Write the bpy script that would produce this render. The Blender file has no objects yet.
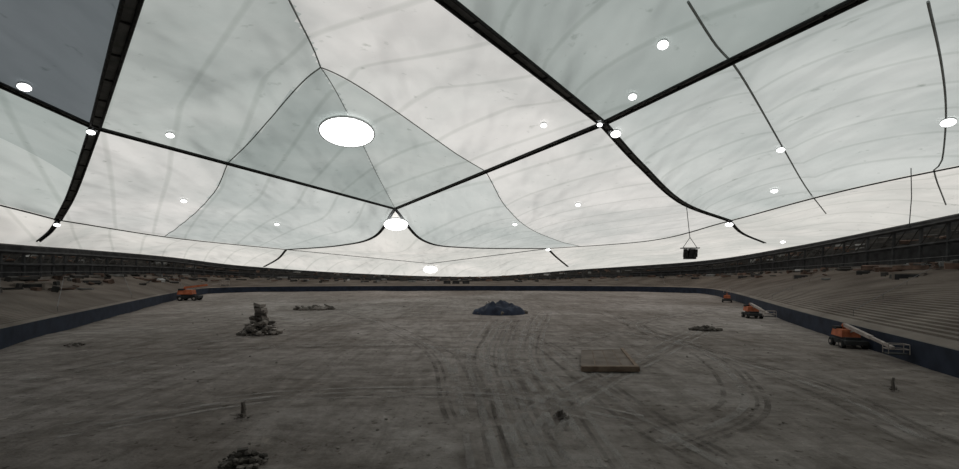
import bpy, bmesh, math, random
from mathutils import Vector, noise
from mathutils.bvhtree import BVHTree
random.seed(7)
HC=7.5; FP=430.0; HZ=272.0; UC=479.5
scene=bpy.context.scene
try:
    scene.view_settings.view_transform='Standard'
except Exception: pass

def P(u,v,y): return Vector(((u-UC)/FP*y, y, HC+(HZ-v)/FP*y))
def G(u,v):
    y=HC*FP/(v-HZ); return Vector(((u-UC)/FP*y,y,0))

# ---------------- materials ----------------
def new_mat(name):
    m=bpy.data.materials.new(name); m.use_nodes=True
    nt=m.node_tree; nt.nodes.clear()
    out=nt.nodes.new('ShaderNodeOutputMaterial'); return m,nt,out
def noise_mat(name,c1,c2,scale=1.0,rough=.85,bump=.3,detail=6,metal=0.0,bscale=None):
    m,nt,out=new_mat(name); N=nt.nodes; L=nt.links
    b=N.new('ShaderNodeBsdfPrincipled'); b.inputs['Roughness'].default_value=rough; b.inputs['Metallic'].default_value=metal
    b.inputs['Specular IOR Level'].default_value=.2
    tc=N.new('ShaderNodeTexCoord'); n=N.new('ShaderNodeTexNoise'); n.inputs['Scale'].default_value=scale; n.inputs['Detail'].default_value=detail
    L.new(tc.outputs['Object'],n.inputs['Vector'])
    r=N.new('ShaderNodeValToRGB'); r.color_ramp.elements[0].position=.35; r.color_ramp.elements[1].position=.65
    r.color_ramp.elements[0].color=(*c1,1); r.color_ramp.elements[1].color=(*c2,1)
    L.new(n.outputs['Fac'],r.inputs['Fac']); L.new(r.outputs['Color'],b.inputs['Base Color'])
    if bump:
        bp=N.new('ShaderNodeBump'); bp.inputs['Strength'].default_value=bump; L.new(n.outputs['Fac'],bp.inputs['Height']); L.new(bp.outputs['Normal'],b.inputs['Normal'])
    L.new(b.outputs['BSDF'],out.inputs['Surface']); return m
def emis_mat(name,c,s):
    m,nt,out=new_mat(name); e=nt.nodes.new('ShaderNodeEmission'); e.inputs['Color'].default_value=(*c,1); e.inputs['Strength'].default_value=s
    nt.links.new(e.outputs[0],out.inputs['Surface']); return m
def fabric(name,c,dirt=.83):
    m,nt,out=new_mat(name); N=nt.nodes; L=nt.links
    tc=N.new('ShaderNodeTexCoord')
    n=N.new('ShaderNodeTexNoise'); n.inputs['Scale'].default_value=.045; n.inputs['Detail'].default_value=5; n.inputs['Roughness'].default_value=.55; n.inputs['Distortion'].default_value=.4
    L.new(tc.outputs['Object'],n.inputs['Vector'])
    r=N.new('ShaderNodeValToRGB'); r.color_ramp.elements[0].position=.36; r.color_ramp.elements[1].position=.64
    r.color_ramp.elements[0].color=(c[0]*dirt*.97,c[1]*dirt,c[2]*dirt,1); r.color_ramp.elements[1].color=(*c,1)
    L.new(n.outputs['Fac'],r.inputs['Fac'])
    n2=N.new('ShaderNodeTexNoise'); n2.inputs['Scale'].default_value=.6; n2.inputs['Detail'].default_value=4
    L.new(tc.outputs['Object'],n2.inputs['Vector'])
    r2=N.new('ShaderNodeValToRGB'); r2.color_ramp.elements[0].position=.22; r2.color_ramp.elements[1].position=.34
    r2.color_ramp.elements[0].color=(.7,.72,.7,1); r2.color_ramp.elements[1].color=(1,1,1,1)
    L.new(n2.outputs['Fac'],r2.inputs['Fac'])
    mx=N.new('ShaderNodeMixRGB'); mx.blend_type='MULTIPLY'; mx.inputs['Fac'].default_value=1
    L.new(r.outputs['Color'],mx.inputs[1]); L.new(r2.outputs['Color'],mx.inputs[2])
    # welded fabric widths: faint overlap lines every few metres
    wv=N.new('ShaderNodeTexWave'); wv.wave_type='BANDS'; wv.bands_direction='DIAGONAL'; wv.inputs['Scale'].default_value=.055; wv.inputs['Distortion'].default_value=.6; wv.inputs['Detail Scale'].default_value=.1
    L.new(tc.outputs['Object'],wv.inputs['Vector'])
    r3=N.new('ShaderNodeValToRGB'); r3.color_ramp.elements[0].position=.0; r3.color_ramp.elements[1].position=.035
    r3.color_ramp.elements[0].color=(.86,.87,.86,1); r3.color_ramp.elements[1].color=(1,1,1,1); L.new(wv.outputs['Fac'],r3.inputs['Fac'])
    mx2=N.new('ShaderNodeMixRGB'); mx2.blend_type='MULTIPLY'; mx2.inputs['Fac'].default_value=1
    L.new(mx.outputs[0],mx2.inputs[1]); L.new(r3.outputs['Color'],mx2.inputs[2]); mx=mx2
    mp=N.new('ShaderNodeMapping'); mp.inputs['Scale'].default_value=(1,.4,.3); mp.inputs['Rotation'].default_value=(0,0,.6); L.new(tc.outputs['Object'],mp.inputs['Vector'])
    n3=N.new('ShaderNodeTexNoise'); n3.inputs['Scale'].default_value=.13; n3.inputs['Detail'].default_value=2.2; L.new(mp.outputs[0],n3.inputs['Vector'])
    bp=N.new('ShaderNodeBump'); bp.inputs['Strength'].default_value=1.0; bp.inputs['Distance'].default_value=4.0; L.new(n3.outputs['Fac'],bp.inputs['Height'])
    t=N.new('ShaderNodeBsdfTranslucent'); d=N.new('ShaderNodeBsdfDiffuse'); a=N.new('ShaderNodeMixShader'); a.inputs[0].default_value=.12
    L.new(bp.outputs[0],t.inputs['Normal']); L.new(bp.outputs[0],d.inputs['Normal'])
    L.new(mx.outputs[0],t.inputs['Color']); L.new(mx.outputs[0],d.inputs['Color'])
    L.new(t.outputs[0],a.inputs[1]); L.new(d.outputs[0],a.inputs[2]); L.new(a.outputs[0],out.inputs['Surface'])
    return m

def mesh_obj(name,verts,faces,mats,mi=None,smooth=False,parent=None):
    me=bpy.data.meshes.new(name); me.from_pydata([tuple(v) for v in verts],[],faces)
    for m in mats: me.materials.append(m)
    if mi:
        for p,i in zip(me.polygons,mi): p.material_index=i
    if smooth:
        for p in me.polygons: p.use_smooth=True
    me.update(); o=bpy.data.objects.new(name,me); scene.collection.objects.link(o)
    if parent: o.parent=parent
    return o

class MB:
    def __init__(s): s.v=[]; s.f=[]; s.m=[]
    def add(s,vs,fs,mi=0):
        o=len(s.v); s.v+= [Vector(v) for v in vs]; s.f+=[[i+o for i in f] for f in fs]; s.m+=[mi]*len(fs)
    def box(s,c,size,mi=0,rz=0,rx=0,ry=0,taper=1.0):
        from mathutils import Euler
        R=Euler((rx,ry,rz)).to_matrix(); sx,sy,sz=[a/2 for a in size]; vs=[]
        for z in(-1,1):
            for x,y in((-1,-1),(1,-1),(1,1),(-1,1)):
                k=taper if z>0 else 1
                vs.append(Vector(c)+R@Vector((x*sx*k,y*sy*k,z*sz)))
        s.add(vs,[[3,2,1,0],[4,5,6,7],[0,1,5,4],[1,2,6,5],[2,3,7,6],[3,0,4,7]],mi)
    def tube(s,pts,r,mi=0,n=6,cap=True,r2=None):
        pts=[Vector(p) for p in pts]; rings=[]; k=len(pts)
        for i,p in enumerate(pts):
            t=(pts[min(i+1,k-1)]-pts[max(i-1,0)]).normalized()
            up=Vector((0,0,1)) if abs(t.z)<.95 else Vector((1,0,0))
            a=t.cross(up).normalized(); b=a.cross(t)
            rr=r if r2 is None else r+(r2-r)*i/(k-1)
            rings.append([p+a*math.cos(2*math.pi*j/n)*rr+b*math.sin(2*math.pi*j/n)*rr for j in range(n)])
        vs=[q for ring in rings for q in ring]; fs=[]
        for i in range(k-1):
            for j in range(n):
                fs.append([i*n+j,i*n+(j+1)%n,(i+1)*n+(j+1)%n,(i+1)*n+j])
        if cap: fs.append(list(range(n))[::-1]); fs.append([(k-1)*n+j for j in range(n)])
        s.add(vs,fs,mi)
    def rock(s,c,r,mi=0,flat=.7):
        bm=bmesh.new(); bmesh.ops.create_icosphere(bm,subdivisions=1,radius=r)
        vs=[]
        for v in bm.verts:
            k=random.uniform(.65,1.2); vs.append(Vector(c)+Vector((v.co.x*k,v.co.y*k,v.co.z*k*flat)))
        fs=[[v.index for v in f.verts] for f in bm.faces]; bm.free(); s.add(vs,fs,mi)
    def obj(s,name,mats,smooth=False,parent=None): return mesh_obj(name,s.v,s.f,mats,s.m,smooth,parent)

def catmull(pts,n,closed=False):
    pts=[Vector(p) for p in pts]; k=len(pts)
    if k==2 and not closed: return [pts[0].lerp(pts[1],i/(n-1)) for i in range(n)]
    segs=k if closed else k-1; dense=[]
    def g(i): return pts[i%k] if closed else (pts[0]*2-pts[1] if i<0 else (pts[-1]*2-pts[-2] if i>=k else pts[i]))
    for i in range(segs):
        p0,p1,p2,p3=g(i-1),g(i),g(i+1),g(i+2)
        for j in range(24):
            t=j/24
            dense.append(.5*((2*p1)+(p2-p0)*t+(2*p0-5*p1+4*p2-p3)*t*t+(3*p1-p0-3*p2+p3)*t**3))
    dense.append(g(segs))
    cum=[0]
    for a,b in zip(dense,dense[1:]): cum.append(cum[-1]+(b-a).length)
    out=[]; m=n if closed else n-1; j=0
    for i in range(n):
        d=cum[-1]*i/m
        while j<len(cum)-2 and cum[j+1]<d: j+=1
        w=(d-cum[j])/max(cum[j+1]-cum[j],1e-9); out.append(dense[j].lerp(dense[j+1],min(w,1)))
    return out

# ---------------- roof geometry ----------------
def A3(x,y,z): return Vector((x,y,HC+z))
n={ 'A':P(603,122,60),'B':P(395,208,115),'C':P(95,126,58),'D':P(58,219,90),'E':P(286,249,165),
    'N':P(430,263,200),'G':P(548,248,165),'F':P(730,220,110),'Z':A3(-12.5,18.6,20.7),'R1':A3(41.4,8,22),
    'R2':A3(88,45,18.5),'L1':A3(-59,13,26),'L2':A3(-94,60,16),'K1':A3(8,-45,20),'K0':A3(-45,-38,20),'R3':A3(82,-15,19)}
ctl={('A','F'):[P(640,163,72),P(683,202,90)],
     ('B','E'):[P(374,236,127),P(338,245,145)],('B','G'):[P(424,240,127),P(468,247,145)],
     ('C','D'):[P(72,192,76)],('D','E'):[P(180,238,125)],('G','F'):[P(650,240,136)],
     ('F','R2'):[P(868,184,82)],('D','L2'):[P(0,204,78)]}
NS=65
def edge(a,b,ns=NS):
    if (a,b) in ctl or (b,a) not in ctl: pts=[n[a]]+ctl.get((a,b),[])+[n[b]]
    else: pts=[n[a]]+ctl[(b,a)][::-1]+[n[b]]
    return catmull(pts,ns)
roof=MB()
def segd(p,a,b):
    ax,ay=a; bx,by=b; dx,dy=bx-ax,by-ay; t=max(0,min(1,((p[0]-ax)*dx+(p[1]-ay)*dy)/(dx*dx+dy*dy)))
    return math.hypot(p[0]-ax-dx*t,p[1]-ay-dy*t)
def gauge(p,h):
    dx,dy=p[0]-h[0],p[1]-h[1]; t=0
    if dx>0: t=max(t,dx/(1-h[0]))
    if dx<0: t=max(t,-dx/h[0])
    if dy>0: t=max(t,dy/(1-h[1]))
    if dy<0: t=max(t,-dy/h[1])
    return t
def patch(a,b,c,d,bulge,matf,seams=(),sag=.9,tent=None,width=.055,pw=.6):
    ab=edge(a,b); dc=edge(d,c); ad=edge(a,d); bc=edge(b,c); M=NS-1; grid=[]
    for j in range(NS):
        v=j/M; row=[]
        for i in range(NS):
            u=i/M
            p=(1-v)*ab[i]+v*dc[i]+(1-u)*ad[j]+u*bc[j]-((1-u)*(1-v)*n[a]+u*(1-v)*n[b]+u*v*n[c]+(1-u)*v*n[d])
            k=(max(0,math.sin(math.pi*u))*max(0,math.sin(math.pi*v)))**pw
            z=bulge*k
            if tent:
                g=gauge((u,v),tent[0]); z+=tent[1]*(1-g)*(1-.35*g)
            for s in seams: z-=sag*math.exp(-(segd((u,v),*s)/width))*min(1,k*2)
            row.append(p+Vector((0,0,z)))
        grid.append(row)
    o=len(roof.v); roof.v+=[p for r in grid for p in r]
    for j in range(M):
        for i in range(M):
            roof.f.append([o+j*NS+i,o+j*NS+i+1,o+(j+1)*NS+i+1,o+(j+1)*NS+i])
            roof.m.append(matf if isinstance(matf,int) else matf((i+.5)/M,(j+.5)/M))
    def at(u,v):
        x=u*M;y=v*M;i=min(int(x),M-1);j=min(int(y),M-1);fx=x-i;fy=y-j
        return grid[j][i]*(1-fx)*(1-fy)+grid[j][i+1]*fx*(1-fy)+grid[j+1][i]*(1-fx)*fy+grid[j+1][i+1]*fx*fy
    return at
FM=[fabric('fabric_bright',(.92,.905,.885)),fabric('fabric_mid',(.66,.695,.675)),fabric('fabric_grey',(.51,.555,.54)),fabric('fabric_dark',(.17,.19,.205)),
    fabric('fabric_rim',(.96,.935,.895),.84),fabric('fabric_pale',(.76,.79,.775)),fabric('fabric_back_dimmer',(.07,.07,.07))]  # last one: near-black for unseen rear roof, made up to dim the near floor
hub=(.33,.40); tCB=.287; tAB=.405
s1=[((0,0),hub),(hub,(1,1)),(hub,(tCB,1)),(hub,(1,tAB))]
def side(p,a,b): return (b[0]-a[0])*(p[1]-a[1])-(b[1]-a[1])*(p[0]-a[0])
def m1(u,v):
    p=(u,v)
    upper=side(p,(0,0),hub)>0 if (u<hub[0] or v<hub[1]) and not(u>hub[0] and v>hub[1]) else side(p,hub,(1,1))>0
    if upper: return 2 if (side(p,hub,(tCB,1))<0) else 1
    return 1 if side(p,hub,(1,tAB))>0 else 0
a1=patch('Z','A','B','C',.5,m1,s1,.5,(hub,5.4),.07,1.0)
s4=[((tCB,0),(.39,1))]
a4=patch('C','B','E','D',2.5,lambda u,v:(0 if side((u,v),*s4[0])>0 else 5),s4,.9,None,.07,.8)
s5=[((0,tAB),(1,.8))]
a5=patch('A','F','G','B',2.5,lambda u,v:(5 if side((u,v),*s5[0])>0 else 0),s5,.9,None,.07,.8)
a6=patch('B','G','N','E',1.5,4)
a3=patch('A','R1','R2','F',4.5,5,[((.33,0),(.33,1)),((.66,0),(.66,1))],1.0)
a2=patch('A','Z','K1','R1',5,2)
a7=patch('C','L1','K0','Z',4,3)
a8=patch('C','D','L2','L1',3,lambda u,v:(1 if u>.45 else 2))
patch('R1','K1','R3','R2',3,6)  # unseen rear panel, blackened to cut light on the near floor
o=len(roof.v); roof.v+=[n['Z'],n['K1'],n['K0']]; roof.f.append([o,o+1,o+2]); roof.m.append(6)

ST=[((-47,42),(-98,88,5.9)),((-58,64.5),(-113,125,6.4)),((-86,125),(-122,170,5.9)),((-93,156),(-112,205,2.9)),((-59,170),(-62,222,-.8)),
    ((0,174),(0,225,-2.4)),((49,172),(50,222,1.2)),((76,155),(100,195,5)),((71,124),(112,155,9)),((45.4,61),(102,100,11.7)),
    ((34,30.4),(98,65,14)),((28,14),(95,20,15)),((16,9),(70,-40,15)),((-6,9),(0,-62,14)),((-24,11),(-64,-45,12)),((-38,24),(-98,10,9)),((-42,32),(-101,48,7.5))]
def closed_param(pts,per):
    k=len(pts); out=[]
    for i in range(k):
        p0,p1,p2,p3=[pts[(i+j-1)%k] for j in range(4)]
        for j in range(per):
            t=j/per; out.append(.5*((2*p1)+(p2-p0)*t+(2*p0-5*p1+4*p2-p3)*t*t+(3*p1-p0-3*p2+p3)*t**3))
    return out
PER=12
FL=closed_param([Vector((a[0],a[1],0)) for a,b in ST],PER)
RM=closed_param([Vector((b[0],b[1],b[2]+HC)) for a,b in ST],PER)
K=len(FL)
chain=[]; names=['D','E','N','G','F','R2','R3','K1','K0','L1','L2']
for i in range(len(names)):
    chain+=edge(names[i],names[(i+1)%len(names)],25)[:-1]
cen=Vector((0,75,0))
def az(p): return math.atan2(p.y-cen.y,p.x-cen.x)
raz=[az(p) for p in RM]
def rim_at(a):
    for i in range(K):
        a0=raz[i]; a1=raz[(i+1)%K]; d=(a1-a0+math.pi)%(2*math.pi)-math.pi; e=(a-a0+math.pi)%(2*math.pi)-math.pi
        if abs(d)>1e-9 and 0<=e/d<=1: return RM[i].lerp(RM[(i+1)%K],e/d)
    return min(RM,key=lambda p:abs((az(p)-a+math.pi)%(2*math.pi)-math.pi))
rr=[rim_at(az(p)) for p in chain]; SN=8; o=len(roof.v); C=len(chain)
for q,(a,b) in enumerate(zip(chain,rr)):
    lobe=abs(math.sin(math.pi*(q%12)/12))*.7+.3*abs(math.sin(math.pi*(q%24)/24))
    for j in range(SN+1):
        t=j/SN; roof.v.append(a.lerp(b,t)+Vector((0,0,(.2+2.2*lobe)*math.sin(math.pi*t))))
for i in range(C):
    i2=(i+1)%C; seg=i//24
    for j in range(SN):
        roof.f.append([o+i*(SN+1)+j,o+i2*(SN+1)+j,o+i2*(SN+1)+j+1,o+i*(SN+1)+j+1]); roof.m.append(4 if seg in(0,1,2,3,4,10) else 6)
ceiling=roof.obj('ceiling',FM,smooth=True)
bvh=BVHTree.FromPolygons(roof.v,roof.f)
cam_p=Vector((0,0,HC))
def hit(u,v,off=.25):
    d=Vector(((u-UC)/FP,1,(HZ-v)/FP)).normalized()
    h=bvh.ray_cast(cam_p,d)
    if h[0] is None: return None,None
    nn=h[1] if h[1].dot(d)<0 else -h[1]
    return h[0]+nn*off,nn

m_cable=noise_mat('cable_steel',(.028,.03,.03),(.06,.063,.063),2,.7,0)
m_web=noise_mat('cable_webbing',(.15,.16,.16),(.24,.25,.25),.8,.9,0)
m_seam=noise_mat('fabric_seam',(.30,.32,.31),(.42,.44,.43),1,.9,0)
cb=MB()
def cable(pts,w=.50,r=.16):
    pts=[p-Vector((0,0,.25)) for p in pts]; L=[];R=[]
    for i,p in enumerate(pts):
        t=(pts[min(i+1,len(pts)-1)]-pts[max(i-1,0)]); s=Vector((t.y,-t.x,0)).normalized()
        L.append(p-s*w); R.append(p+s*w)
    cb.tube(L,r,0); cb.tube(R,r,0)
    for i in range(2,len(pts)-1,8): cb.tube([L[i],R[i]],r*.6,0,4)
    up=Vector((0,0,.12)); k=len(pts)
    cb.add([q+up for q in L+R],[[i,i+1,k+i+1,k+i] for i in range(k-1)],1)
for e in [('Z','A'),('R1','A'),('Z','C'),('L1','C'),('A','B'),('C','B'),('A','F'),('C','D'),('R1','K1'),('Z','K0')]:
    cable(edge(*e))
for e in [('B','E'),('B','G')]: cable(edge(*e),.3,.18)
for e in [('D','E'),('E','N'),('N','G'),('G','F'),('F','R2'),('D','L2'),('R2','R1')]: cable(edge(*e),.15,.10)
def hitline(px,ns=24):
    c=catmull([Vector((a,b,0)) for a,b in px],ns); r=[]
    for p in c:
        h,_=hit(p.x,p.y,.1)
        if h is not None: r.append(h)
    return r
for px in [[(286,249),(278,258),(264,266)],[(548,248),(556,256),(568,266)],[(730,220),(742,232),(765,242)],[(58,219),(50,230),(38,240)]]:
    r=hitline(px,10)
    if len(r)>2: cable(r,.3,.17)
cb.obj('roof_cables',[m_cable,m_web])
sm=MB()
def seam(pts,r=.1):
    if len(pts)>2: sm.tube([p-Vector((0,0,.05)) for p in pts],r,0,5)
for at,ss in ((a1,s1),(a4,s4),(a5,s5)):
    for (p,q) in ss:
        seam([at(p[0]+(q[0]-p[0])*i/40,p[1]+(q[1]-p[1])*i/40) for i in range(41)],.09 if at is not a1 or q!=(1,1) else .06)
for px in [[(688,0),(715,42),(740,72),(782,145),(805,185),(826,213)],[(928,0),(941,60),(946,110),(942,160),(934,170),(946,204)]]:
    seam(hitline(px,30),.12)
sm.obj('roof_seams',[m_seam])

# ---------------- lamps on roof ----------------
m_lamp=emis_mat('lamp_glow',(1,1,1),4); m_ring=noise_mat('lamp_ring',(.6,.62,.62),(.8,.82,.82),2,.6,0)
def disc_lamp(name,p,nn,r):
    q=nn.to_track_quat('Z','Y').to_matrix(); mb=MB(); n_=24
    ring=lambda rad,h:[p+q@Vector((math.cos(2*math.pi*i/n_)*rad,math.sin(2*math.pi*i/n_)*rad,h)) for i in range(n_)]
    vs=ring(r,.05)+ring(r,.12)+ring(r*1.04,.12)+ring(r*1.04,-.15); fs=[list(range(n_))]; mb.add(vs[:n_],fs,0)
    f2=[]
    for k in range(3):
        for i in range(n_): f2.append([k*n_+i,k*n_+(i+1)%n_,(k+1)*n_+(i+1)%n_,(k+1)*n_+i])
    mb.add(vs,f2,1); return mb.obj(name,[m_lamp,m_ring])
def tilt(p,deg):
    d=(cam_p-p); d.z=0; d.normalize(); a=math.radians(deg)
    return (d*math.sin(a)-Vector((0,0,1))*math.cos(a)).normalized()
for (u,v,w,dg) in [(347,125,52,15),(397,221,24,24),(430,267,14,30)]:
    p,_=hit(u,v,1.2); disc_lamp('roof_opening_light',p,tilt(p,dg),w/FP*p.y/2)
for (u,v,w) in [(663,39,12),(633,92,9),(615,130,11),(600,120,6),(544,121,7),(578,202,6),(515,222,5),(781,146,8),(774,188,7),(949,118,13),(729,222,8),
              (170,131,8),(184,198,6),(25,82,12),(92,128,8),(277,222,5),(548,248,5),(56,222,6),(783,240,5)]:
    p,_=hit(u,v,.6)
    if p is not None: disc_lamp('ceiling_lamp',p,tilt(p,30),.88*w/FP*p.y/2)

# ---------------- bowl ----------------
m_blue=noise_mat('wall_padding_navy',(.011,.015,.026),(.020,.027,.046),.6,.8,.1)
m_deck=noise_mat('deck_concrete',(.13,.108,.092),(.215,.185,.16),.16,.9,.2)
m_dark=noise_mat('concourse_dark',(.02,.02,.021),(.045,.045,.046),.5,.9,.1)
m_riser=m_deck
m_up=noise_mat('upper_deck',(.026,.025,.024),(.06,.056,.052),.3,.9,.2)
m_pale=noise_mat('parapet_pale',(.10,.088,.078),(.16,.145,.13),.5,.9,.1)
ROWS=36; SS=.36; f0,f1=.02,.64
prof=[(0.0,'a',-.2,0),(0.0,'a',1.9,0),(0.008,'a',1.9,5)]
for i in range(ROWS):
    fa=f0+(f1-f0)*i/ROWS; sh=SS*(i+1)/ROWS
    prof.append((fa,'s',sh,2)); prof.append((f0+(f1-f0)*(i+1)/ROWS,'s',sh,1))
prof+= [(f1,'s',SS+.04,5),(f1+.005,'s',SS+.04,5),(f1+.005,'s',SS,3),(.76,'s',SS,3),(.76,'s',.60,3),(.76,'s',.64,4)]
for i in range(6):
    prof.append((.76+.21*(i)/6,'s',.64+.2*(i+1)/6,4)); prof.append((.76+.21*(i+1)/6,'s',.64+.2*(i+1)/6,4))
prof+=[(.97,'s',.97,3),(1.0,'s',1.0,3)]
def bowl_pt(k,f,sh,absz=None):
    a=FL[k%K]; b=RM[k%K]; R=b.z
    z=absz if absz is not None else 2+(max(R,4.4)-2)*sh if sh<.9 else 2+(R-2)*sh
    return Vector((a.x+(b.x-a.x)*f,a.y+(b.y-a.y)*f,z))
bv=[];bf=[];bm_=[]
NP=len(prof)
for k in range(K):
    for (f,t,val,_) in prof:
        bv.append(bowl_pt(k,f,val) if t=='s' else bowl_pt(k,f,0,val))
for k in range(K):
    k2=(k+1)%K
    for j in range(NP-1):
        bf.append([k*NP+j,k2*NP+j,k2*NP+j+1,k*NP+j+1]); bm_.append(prof[j+1][3])
mesh_obj('grandstand',bv,bf,[m_blue,m_deck,m_riser,m_dark,m_up,m_pale],bm_)

m_rail=noise_mat('rail_steel',(.07,.07,.07),(.12,.12,.12),1,.5,0,metal=.3)
st=MB()
def shf(f): return SS*(f-f0)/(f1-f0)
for k in range(0,K,8):
    if not(-5<FL[k].y): continue
    pts=[bowl_pt(k,f,shf(f))+Vector((0,0,.75)) for f in [.05,.2,.35,.5,.6]]
    st.tube(pts,.04,0,4)
    for p in pts: st.tube([p-Vector((0,0,.7)),p],.03,0,4)
top=[bowl_pt(k,f1+.003,SS+.04)+Vector((0,0,.9)) for k in range(K)]+[bowl_pt(0,f1+.003,SS+.04)+Vector((0,0,.9))]
st.tube(top,.04,0,4)
for k in range(0,K,2): st.tube([top[k]-Vector((0,0,.9)),top[k]],.03,0,4)
st.obj('stair_railings',[m_rail])
vo=MB()
for k in range(3,K,9):
    c=bowl_pt(k,.45,shf(.45)); d=(RM[k]-FL[k]); d.z=0; d.normalize(); rz=math.atan2(d.y,d.x)-math.pi/2
    if c.z<4: continue
    vo.box(c+d*1.2,(3.6,2.4,1.8),1,rz); vo.box(c-d*.05,(2.8,.3,1.4),0,rz)
vo.obj('vomitory_portals',[m_dark,m_riser])
co=MB()
for k in range(0,K,2):
    a=bowl_pt(k,.69,SS); b=bowl_pt(k,.71,.82); co.tube([a,b],.3,0,6)
for k in range(K):
    if RM[k].z>10:
        for s_ in (.60,.80):
            co.tube([bowl_pt(k,.70,s_),bowl_pt(k+1,.70,s_)],.35,0,4)
        co.tube([bowl_pt(k,.70,.60),bowl_pt(k+1,.70,.80)],.12,1,4)
for i in range(1300):
    k=random.randrange(K)
    if FL[k].y<15: continue
    left=FL[k].x<-30
    f=random.uniform(.30 if left else .4,.95) if random.random()<(.4 if left else .2) else random.uniform(.58,.95); s=shf(f) if f<f1 else (SS if f<.76 else .64+.2*(f-.76)/.21)
    c=bowl_pt(k,f,s)+Vector((0,0,.35)); q=random.random()
    co.box(c,(random.uniform(.4,4.6),random.uniform(.3,1.2),random.uniform(.15,1.0)),3 if q>.98 else (2 if q>.6 else (4 if q>.5 else 1)),random.uniform(0,3.1),random.uniform(-.4,.4))
for i in range(40):
    k=9*PER+random.randint(2,7); f=random.uniform(.55,.74); c=bowl_pt(k,f,min(shf(f),SS))+Vector((0,0,.6))
    co.box(c,(random.uniform(1.5,5),.4,random.uniform(.2,1.0)),random.choice((2,2,1,4)),random.uniform(0,3.1),random.uniform(-.5,.5))
m_junk=noise_mat('junk_brown',(.05,.035,.028),(.14,.09,.07),.8,.9,0)
m_white=noise_mat('junk_white',(.3,.3,.3),(.45,.45,.44),1,.8,0)
m_jgrey=noise_mat('junk_grey',(.10,.10,.10),(.2,.2,.19),1,.8,0)
co.obj('stand_columns_and_rubble',[m_dark,m_up,m_junk,m_white,m_jgrey])
fw=MB()
for u in (447,456,466):
    y=186; c=P(u,283,y); fw.box(c,(3.0,.6,2.0),0); fw.box(c+Vector((0,.1,1.1)),(3.5,.7,.2),1)
fw.obj('press_windows',[m_dark,m_pale])

# ---------------- floor ----------------
m,nt,out=new_mat('dirt_floor'); N=nt.nodes; L=nt.links
b=N.new('ShaderNodeBsdfPrincipled'); b.inputs['Roughness'].default_value=.95
b.inputs['Specular IOR Level'].default_value=.1
tc=N.new('ShaderNodeTexCoord')
def nz(scale,detail,rough=.6,sx=1,sy=1,rot=0,dist=0):
    mp=N.new('ShaderNodeMapping'); mp.inputs['Scale'].default_value=(sx,sy,1); mp.inputs['Rotation'].default_value=(0,0,rot)
    L.new(tc.outputs['Object'],mp.inputs['Vector']); q=N.new('ShaderNodeTexNoise'); q.inputs['Scale'].default_value=scale
    q.inputs['Detail'].default_value=detail; q.inputs['Roughness'].default_value=rough; q.inputs['Distortion'].default_value=dist
    L.new(mp.outputs[0],q.inputs['Vector']); return q
def ramp(q,p0,c0,p1,c1):
    r=N.new('ShaderNodeValToRGB'); r.color_ramp.elements[0].position=p0; r.color_ramp.elements[1].position=p1
    r.color_ramp.elements[0].color=(*c0,1); r.color_ramp.elements[1].color=(*c1,1); L.new(q.outputs['Fac'],r.inputs['Fac']); return r
def mul(a,bb,mode='MULTIPLY',fac=1):
    x=N.new('ShaderNodeMixRGB'); x.blend_type=mode; x.inputs[0].default_value=fac; L.new(a.outputs[0],x.inputs[1]); L.new(bb.outputs[0],x.inputs[2]); return x
base=ramp(nz(.035,6,.6,dist=.6),.35,(.21,.182,.163),.65,(.37,.338,.32))
mott=ramp(nz(.5,8,.78),.3,(.56,.54,.52),.7,(1.3,1.3,1.3))
strk=ramp(nz(.16,5,.6,3,.45,.5,1.6),.38,(.78,.77,.755),.55,(1,1,1))
strk2=ramp(nz(.12,4,.6,.5,2.5,.25,2.0),.4,(.80,.79,.78),.55,(1,1,1))
spk=ramp(nz(2.2,3,.6),.30,(.5,.48,.46),.38,(1,1,1))
scuff=ramp(nz(.3,6,.7,1,1,0,2.5),.60,(1,1,1),.68,(1.35,1.34,1.32))
c=mul(mul(mul(mul(mul(base,mott),strk),strk2),spk),scuff)
L.new(c.outputs[0],b.inputs['Base Color'])
bp=N.new('ShaderNodeBump'); bp.inputs['Strength'].default_value=.7; bp.inputs['Distance'].default_value=.4
L.new(nz(.9,8,.65).outputs['Fac'],bp.inputs['Height']); L.new(bp.outputs[0],b.inputs['Normal']); L.new(b.outputs[0],out.inputs['Surface'])
fv=[];ff=[];nx,ny=150,150
for j in range(ny+1):
    for i in range(nx+1):
        x=-125+250*i/nx; y=-65+295*j/ny
        fv.append((x,y,-.12+.2*noise.noise(Vector((x*.09,y*.09,0)))+.06*noise.noise(Vector((x*.4,y*.4,3)))))
for j in range(ny):
    for i in range(nx):
        a=j*(nx+1)+i; ff.append([a,a+1,a+nx+2,a+nx+1])
flo=mesh_obj('floor',fv,ff,[m],smooth=True)
fb=BVHTree.FromPolygons([Vector(v) for v in fv],ff)
def gz(x,y):
    h=fb.ray_cast(Vector((x,y,5)),Vector((0,0,-1))); return h[0].z if h[0] else 0
def GP(u,v):
    p=G(u,v); p.z=gz(p.x,p.y); return p
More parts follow.
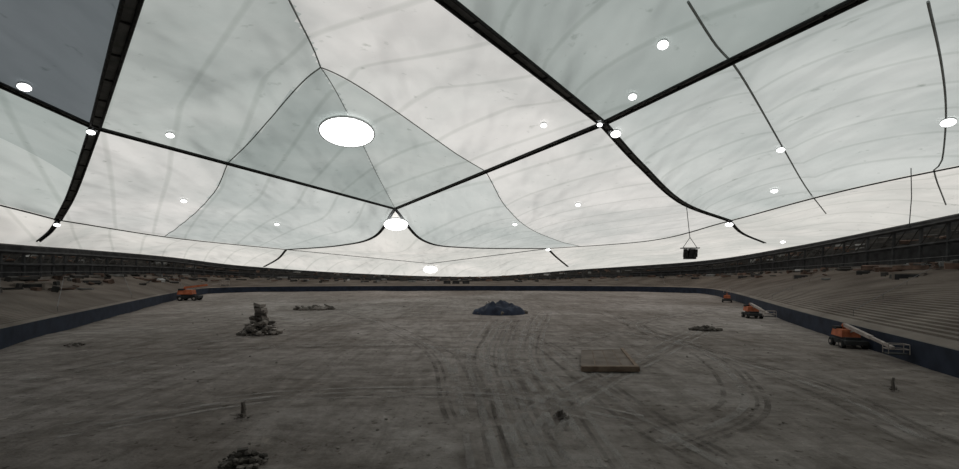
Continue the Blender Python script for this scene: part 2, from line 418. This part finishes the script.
def track_mat(name,c,mxv):
    m,nt,out=new_mat(name); d=nt.nodes.new('ShaderNodeBsdfDiffuse'); d.inputs[0].default_value=(*c,1); t=nt.nodes.new('ShaderNodeBsdfTransparent')
    tc=nt.nodes.new('ShaderNodeTexCoord'); q=nt.nodes.new('ShaderNodeTexNoise'); q.inputs['Scale'].default_value=.4; q.inputs['Detail'].default_value=8; q.inputs['Roughness'].default_value=.7
    nt.links.new(tc.outputs['Object'],q.inputs['Vector']); r=nt.nodes.new('ShaderNodeMapRange'); r.inputs[1].default_value=.4; r.inputs[2].default_value=.65; r.inputs[4].default_value=mxv
    nt.links.new(q.outputs['Fac'],r.inputs[0]); mx=nt.nodes.new('ShaderNodeMixShader'); nt.links.new(r.outputs[0],mx.inputs[0]); nt.links.new(t.outputs[0],mx.inputs[1]); nt.links.new(d.outputs[0],mx.inputs[2])
    nt.links.new(mx.outputs[0],out.inputs['Surface']); return m
tm=[track_mat('track_dark',(.12,.104,.094),.5),track_mat('track_pale',(.42,.39,.37),.6)]
tk=MB()
def ribbon(px,w,mi,off):
    pts=catmull([G(*p) for p in px],90); Lp=[];Rp=[]
    for i,p in enumerate(pts):
        t=pts[min(i+1,89)]-pts[max(i-1,0)]; s=Vector((t.y,-t.x,0)).normalized()
        for lst,k in((Lp,off-w/2),(Rp,off+w/2)):
            q=p+s*k; q.z=gz(q.x,q.y)+.035+.01*mi; lst.append(q)
    tk.add(Lp+Rp,[[i,i+1,90+i+1,90+i] for i in range(89)],mi)
for i,px in enumerate([[(540,468),(512,400),(500,350),(512,318)],[(598,468),(560,400),(530,350),(545,312)],[(660,440),(745,400),(700,350),(620,332),(560,345)],
    [(700,345),(640,322),(740,306)],[(735,468),(625,405),(545,345),(500,325)],[(60,430),(280,395),(480,392),(640,420)],[(180,345),(330,325),(470,309)],
    [(500,468),(480,400),(470,350),(490,320)],[(160,300),(300,302),(480,308),(640,303)],[(930,440),(800,380),(660,335),(600,310)],[(20,380),(200,350),(420,345),(560,380)],
    [(560,468),(540,420),(600,380),(700,330)],[(330,305),(420,340),(470,420)],[(575,468),(540,400),(518,350),(530,315)],[(520,468),(498,400),(488,350),(505,318)]]):
    w=.32
    for off in (-1.1,1.1): ribbon(px,w,i%2 if i%3 else 0,off)
    ribbon(px,.45,1,0); ribbon(px,.2,0,.6)
tk.obj('tire_tracks',tm)

# ---------------- objects on floor ----------------
m_or=noise_mat('machine_orange',(.32,.085,.04),(.48,.15,.07),1.5,.7,0)
m_tyre=noise_mat('tyre_rubber',(.015,.015,.015),(.04,.04,.04),2,.9,0)
m_grey=noise_mat('boom_grey',(.26,.22,.20),(.38,.33,.30),1,.6,0)
def boom_lift(u,v,rz,L_=9,ang=.1,sc=1.0,boommat=0):
    mb=MB()
    mb.box((0,0,.75),(2.3,4.0,.5),2); mb.box((0,0,1.15),(1.6,2.6,.35),2)
    for x in(-1.15,1.15):
        for y in(-1.3,1.3): mb.tube([(x-.22,y,.5),(x+.22,y,.5)],.5,1,14); mb.tube([(x-.25,y,.5),(x+.25,y,.5)],.2,3,8)
    mb.box((0,-.6,1.75),(2.0,2.8,.9),0,taper=.88); mb.box((.6,-1.3,2.3),(.7,1.0,.35),2)
    mb.tube([(0,-1.2,2.2),(0,-.8,2.75)],.28,0,8)
    e1=Vector((0,-.8,2.7)); e2=e1+Vector((0,math.cos(ang)*L_*.6,math.sin(ang)*L_*.6)); e3=e1+Vector((0,math.cos(ang)*L_,math.sin(ang)*L_))
    mb.box((e1+e2)/2,(.4,(e2-e1).length,.4),boommat,0,ang); mb.box((e2+e3)/2,(.3,(e3-e2).length,.3),3,0,ang)
    mb.tube([(0,.4,1.9),e1.lerp(e2,.45)],.1,3,6)
    b=e3+Vector((0,.5,0))
    mb.box(b+Vector((0,0,-.5)),(1.8,1.0,.1),2)
    for x in(-.9,.9):
        for y in(-.5,.5): mb.tube([b+Vector((x,y,-.5)),b+Vector((x,y,.5))],.04,3,4)
    for z in(.0,.5):
        q=[b+Vector((x,y,z)) for x,y in((-.9,-.5),(.9,-.5),(.9,.5),(-.9,.5),(-.9,-.5))]; mb.tube(q,.04,3,4)
    ob=mb.obj('boom_lift',[m_or,m_tyre,m_dark,m_grey]); p=GP(u,v); ob.location=p; ob.rotation_euler=(0,0,rz); ob.scale=(sc,)*3; return ob
boom_lift(848,346,math.radians(163),10,-.13,.8,3)
boom_lift(752,317,math.radians(165),9,-.12,.85,3)
boom_lift(190,300,math.radians(-80),7,.12,1.3)
boom_lift(727,302,math.radians(150),5,.2,.8)

def rubble(name,u,v,w,h,nr,cols,tower=0,planks=10):
    mb=MB()
    for i in range(nr):
        a=random.uniform(0,6.28); r=w/2*math.sqrt(random.random()); zz=h*max(0,1-r/(w/2))*random.random()
        mb.rock((math.cos(a)*r,math.sin(a)*r*.7,zz*.8+.1),random.uniform(.12,.4)*w/4,random.randrange(len(cols)))
    for i in range(planks):
        a=random.uniform(0,6.28); r=w*.3*random.random(); p=Vector((math.cos(a)*r,math.sin(a)*r,.1)); q=p+Vector((random.uniform(-1,1)*w*.35,random.uniform(-1,1)*w*.3,random.uniform(.1,.55)*h))
        mb.box((p+q)/2,((q-p).length,.09*w/2,.03*w),random.randrange(len(cols)),math.atan2(q.y-p.y,q.x-p.x),0,random.uniform(-.5,.5))
    for i in range(tower):
        z=h*.25+i*h*.75/tower; mb.box((random.uniform(-.2,.2)*w/4,0,z),(w*.28*random.uniform(.5,1.3)*(1-.5*i/tower),w*.2,h/tower*.95),random.randrange(len(cols)),random.uniform(0,3),random.uniform(-.3,.3))
    o=mb.obj(name,cols); o.location=GP(u,v); return o
m_conc=noise_mat('rubble_concrete',(.24,.21,.185),(.38,.34,.31),1,.9,.2)
m_rub2=noise_mat('rubble_dark',(.06,.052,.046),(.13,.115,.10),1,.9,.2)
m_rub3=noise_mat('rubble_mid',(.13,.115,.10),(.24,.21,.19),1,.9,.2)
rubble('scrap_pile',260,333,5.0,3.9,130,[m_conc,m_rub3,m_conc,m_rub2],10,12)
rubble('dirt_rubble_heap',243,418,.8,1.0,26,[m_rub2,m_rub3],4,3)
rubble('dirt_rubble_heap',243,460,1.9,.7,90,[m_rub2,m_rub3],2,5)
rubble('dirt_rubble_heap',561,416,.9,.6,20,[m_rub2,m_rub3],1,3)
rubble('dirt_rubble_heap',893,390,.7,1.0,18,[m_rub2,m_rub3],3,2)
rubble('dirt_rubble_heap',315,309,8,.8,40,[m_rub2,m_rub3],0,4)
rubble('dirt_rubble_heap',705,329,4,.6,70,[m_rub2],0,3)
rubble('dirt_rubble_heap',75,345,2.0,.4,20,[m_rub2,m_rub3],0,2)
cl=MB()
for i in range(320):
    y=14+ (random.random()**1.4)*115; x=random.uniform(-.8,.8)*min(y*.9,60); r=random.uniform(.03,.08)*(1+y/70)
    cl.rock((x,y,gz(x,y)+r*.3),r,random.choice((0,1)),.6)
cl.obj('scattered_clods',[m_rub3,m_conc])

m_tarp=noise_mat('tarp_navy',(.012,.016,.030),(.032,.042,.068),.6,.7,.4)
tv=[];tf=[];n1,n2=50,30
for j in range(n2+1):
    for i in range(n1+1):
        x=-5.2+10.4*i/n1; y=-3.4+6.8*j/n2; r=math.sqrt((x/4.9)**2+(y/3.1)**2)
        h=max(0,1-r)**.55*2.2*(1+.75*noise.noise(Vector((x*.45+3,y*.6,1))))+.45*noise.noise(Vector((x*1.3,y*1.3,5)))*(r<1.0)+.05
        tv.append((x,y,max(h,-.15) if r<1.0 else -.15))
for j in range(n2):
    for i in range(n1):
        a=j*(n1+1)+i
        if math.hypot((i/n1-.5)*2,(j/n2-.5)*2)<1.0: tf.append([a,a+1,a+n1+2,a+n1+1])
tp=bpy.data.objects.new('tarp_covered_pile',None); scene.collection.objects.link(tp); tp.location=GP(499,313)
mesh_obj('tarp',tv,tf,[m_tarp],smooth=True,parent=tp)
mb=MB()
for i in range(34):
    a=random.uniform(0,6.28); r=random.uniform(.7,1.05); x,y=math.cos(a)*4.6*r,math.sin(a)*2.8*r
    mb.rock((x,y,.15+max(0,1-r)*1.8),random.uniform(.25,.6),0)
for i in range(8):
    x=random.uniform(-3,3); mb.tube([(x,random.uniform(-2,2),.3),(x+random.uniform(-2,2),random.uniform(-2,2),random.uniform(1.2,2.2))],.09,0,5)
mb.obj('loose_debris',[m_rub2],parent=tp)

m_wood=noise_mat('timber',(.17,.12,.088),(.26,.195,.15),1.5,.85,.1)
m_ply=noise_mat('plywood_weathered',(.13,.105,.088),(.21,.175,.15),.7,.9,.1)
pf=MB(); a=G(582,371); b_=G(638,371); c_=G(622,351); d_=G(582,352)
for p,q,w_,h_ in((a,b_,.30,.40),(b_,c_,.25,.3),(c_,d_,.15,.2),(d_,a,.15,.2)):
    dd=q-p; mid=(p+q)/2; pf.box((mid.x,mid.y,h_/2-.02),(dd.length+.1,w_,h_),0 if h_>.25 else 1,math.atan2(dd.y,dd.x))
z_=Vector((0,0,.16)); pf.add([a+z_,b_+z_,c_+z_,d_+z_],[[0,1,2,3]],1)
for t in (.25,.5,.75):
    p=a.lerp(b_,t)+z_; q=d_.lerp(c_,t)+z_; pf.tube([p,q],.035,0,4)
pf.obj('plywood_board',[m_wood,m_ply])

sp=MB(); c=P(690,253,88)
top=P(686,204,88)
for dx in(-.9,0,.9):
    sp.box(c+Vector((dx,-.3 if dx==0 else 0,0)),(.85,1.0,1.6),0,dx*.35,.15,0,.85)
sp.box(c+Vector((0,0,1.0)),(3.4,1.4,.18),1); sp.box(c+Vector((0,.1,-1.0)),(2.2,1.0,.5),0)
sp.tube([c+Vector((-1.5,0,1.0)),c+Vector((0,0,3.2))],.06,1,5); sp.tube([c+Vector((1.5,0,1.0)),c+Vector((0,0,3.2))],.06,1,5)
sp.tube([c+Vector((0,0,3.0)),top+Vector((0,0,.5))],.07,1,5)
sp.obj('hanging_speaker_cluster',[m_tyre,m_cable])
hp,_=hit(911,168,0); rp=MB(); q=Vector((hp.x-.3,hp.y,hp.z-(58/FP*hp.y)))
rp.tube([hp,hp.lerp(q,.5)+Vector((.25,0,0)),q],.07,0,5); rp.box(q,(.5,.3,.6),0); rp.obj('hanging_cable',[m_cable])

# ---------------- light ----------------
w=bpy.data.worlds.new('World'); scene.world=w; w.use_nodes=True
bg=w.node_tree.nodes['Background']; bg.inputs[0].default_value=(1.0,1.0,.985,1); bg.inputs[1].default_value=.56
s=bpy.data.lights.new('sun','SUN'); s.energy=1.4; s.angle=.3; s.color=(1,.98,.95); so=bpy.data.objects.new('sun',s); scene.collection.objects.link(so)
so.rotation_euler=(math.radians(-50),math.radians(25),0)
cam=bpy.data.cameras.new('camera'); co_=bpy.data.objects.new('camera',cam); scene.collection.objects.link(co_)
co_.location=(0,0,HC); co_.rotation_euler=(math.radians(90),0,0); cam.sensor_width=36; cam.lens=36*FP/959; cam.shift_y=(HZ-234.5)/959; cam.clip_end=1000
scene.camera=co_
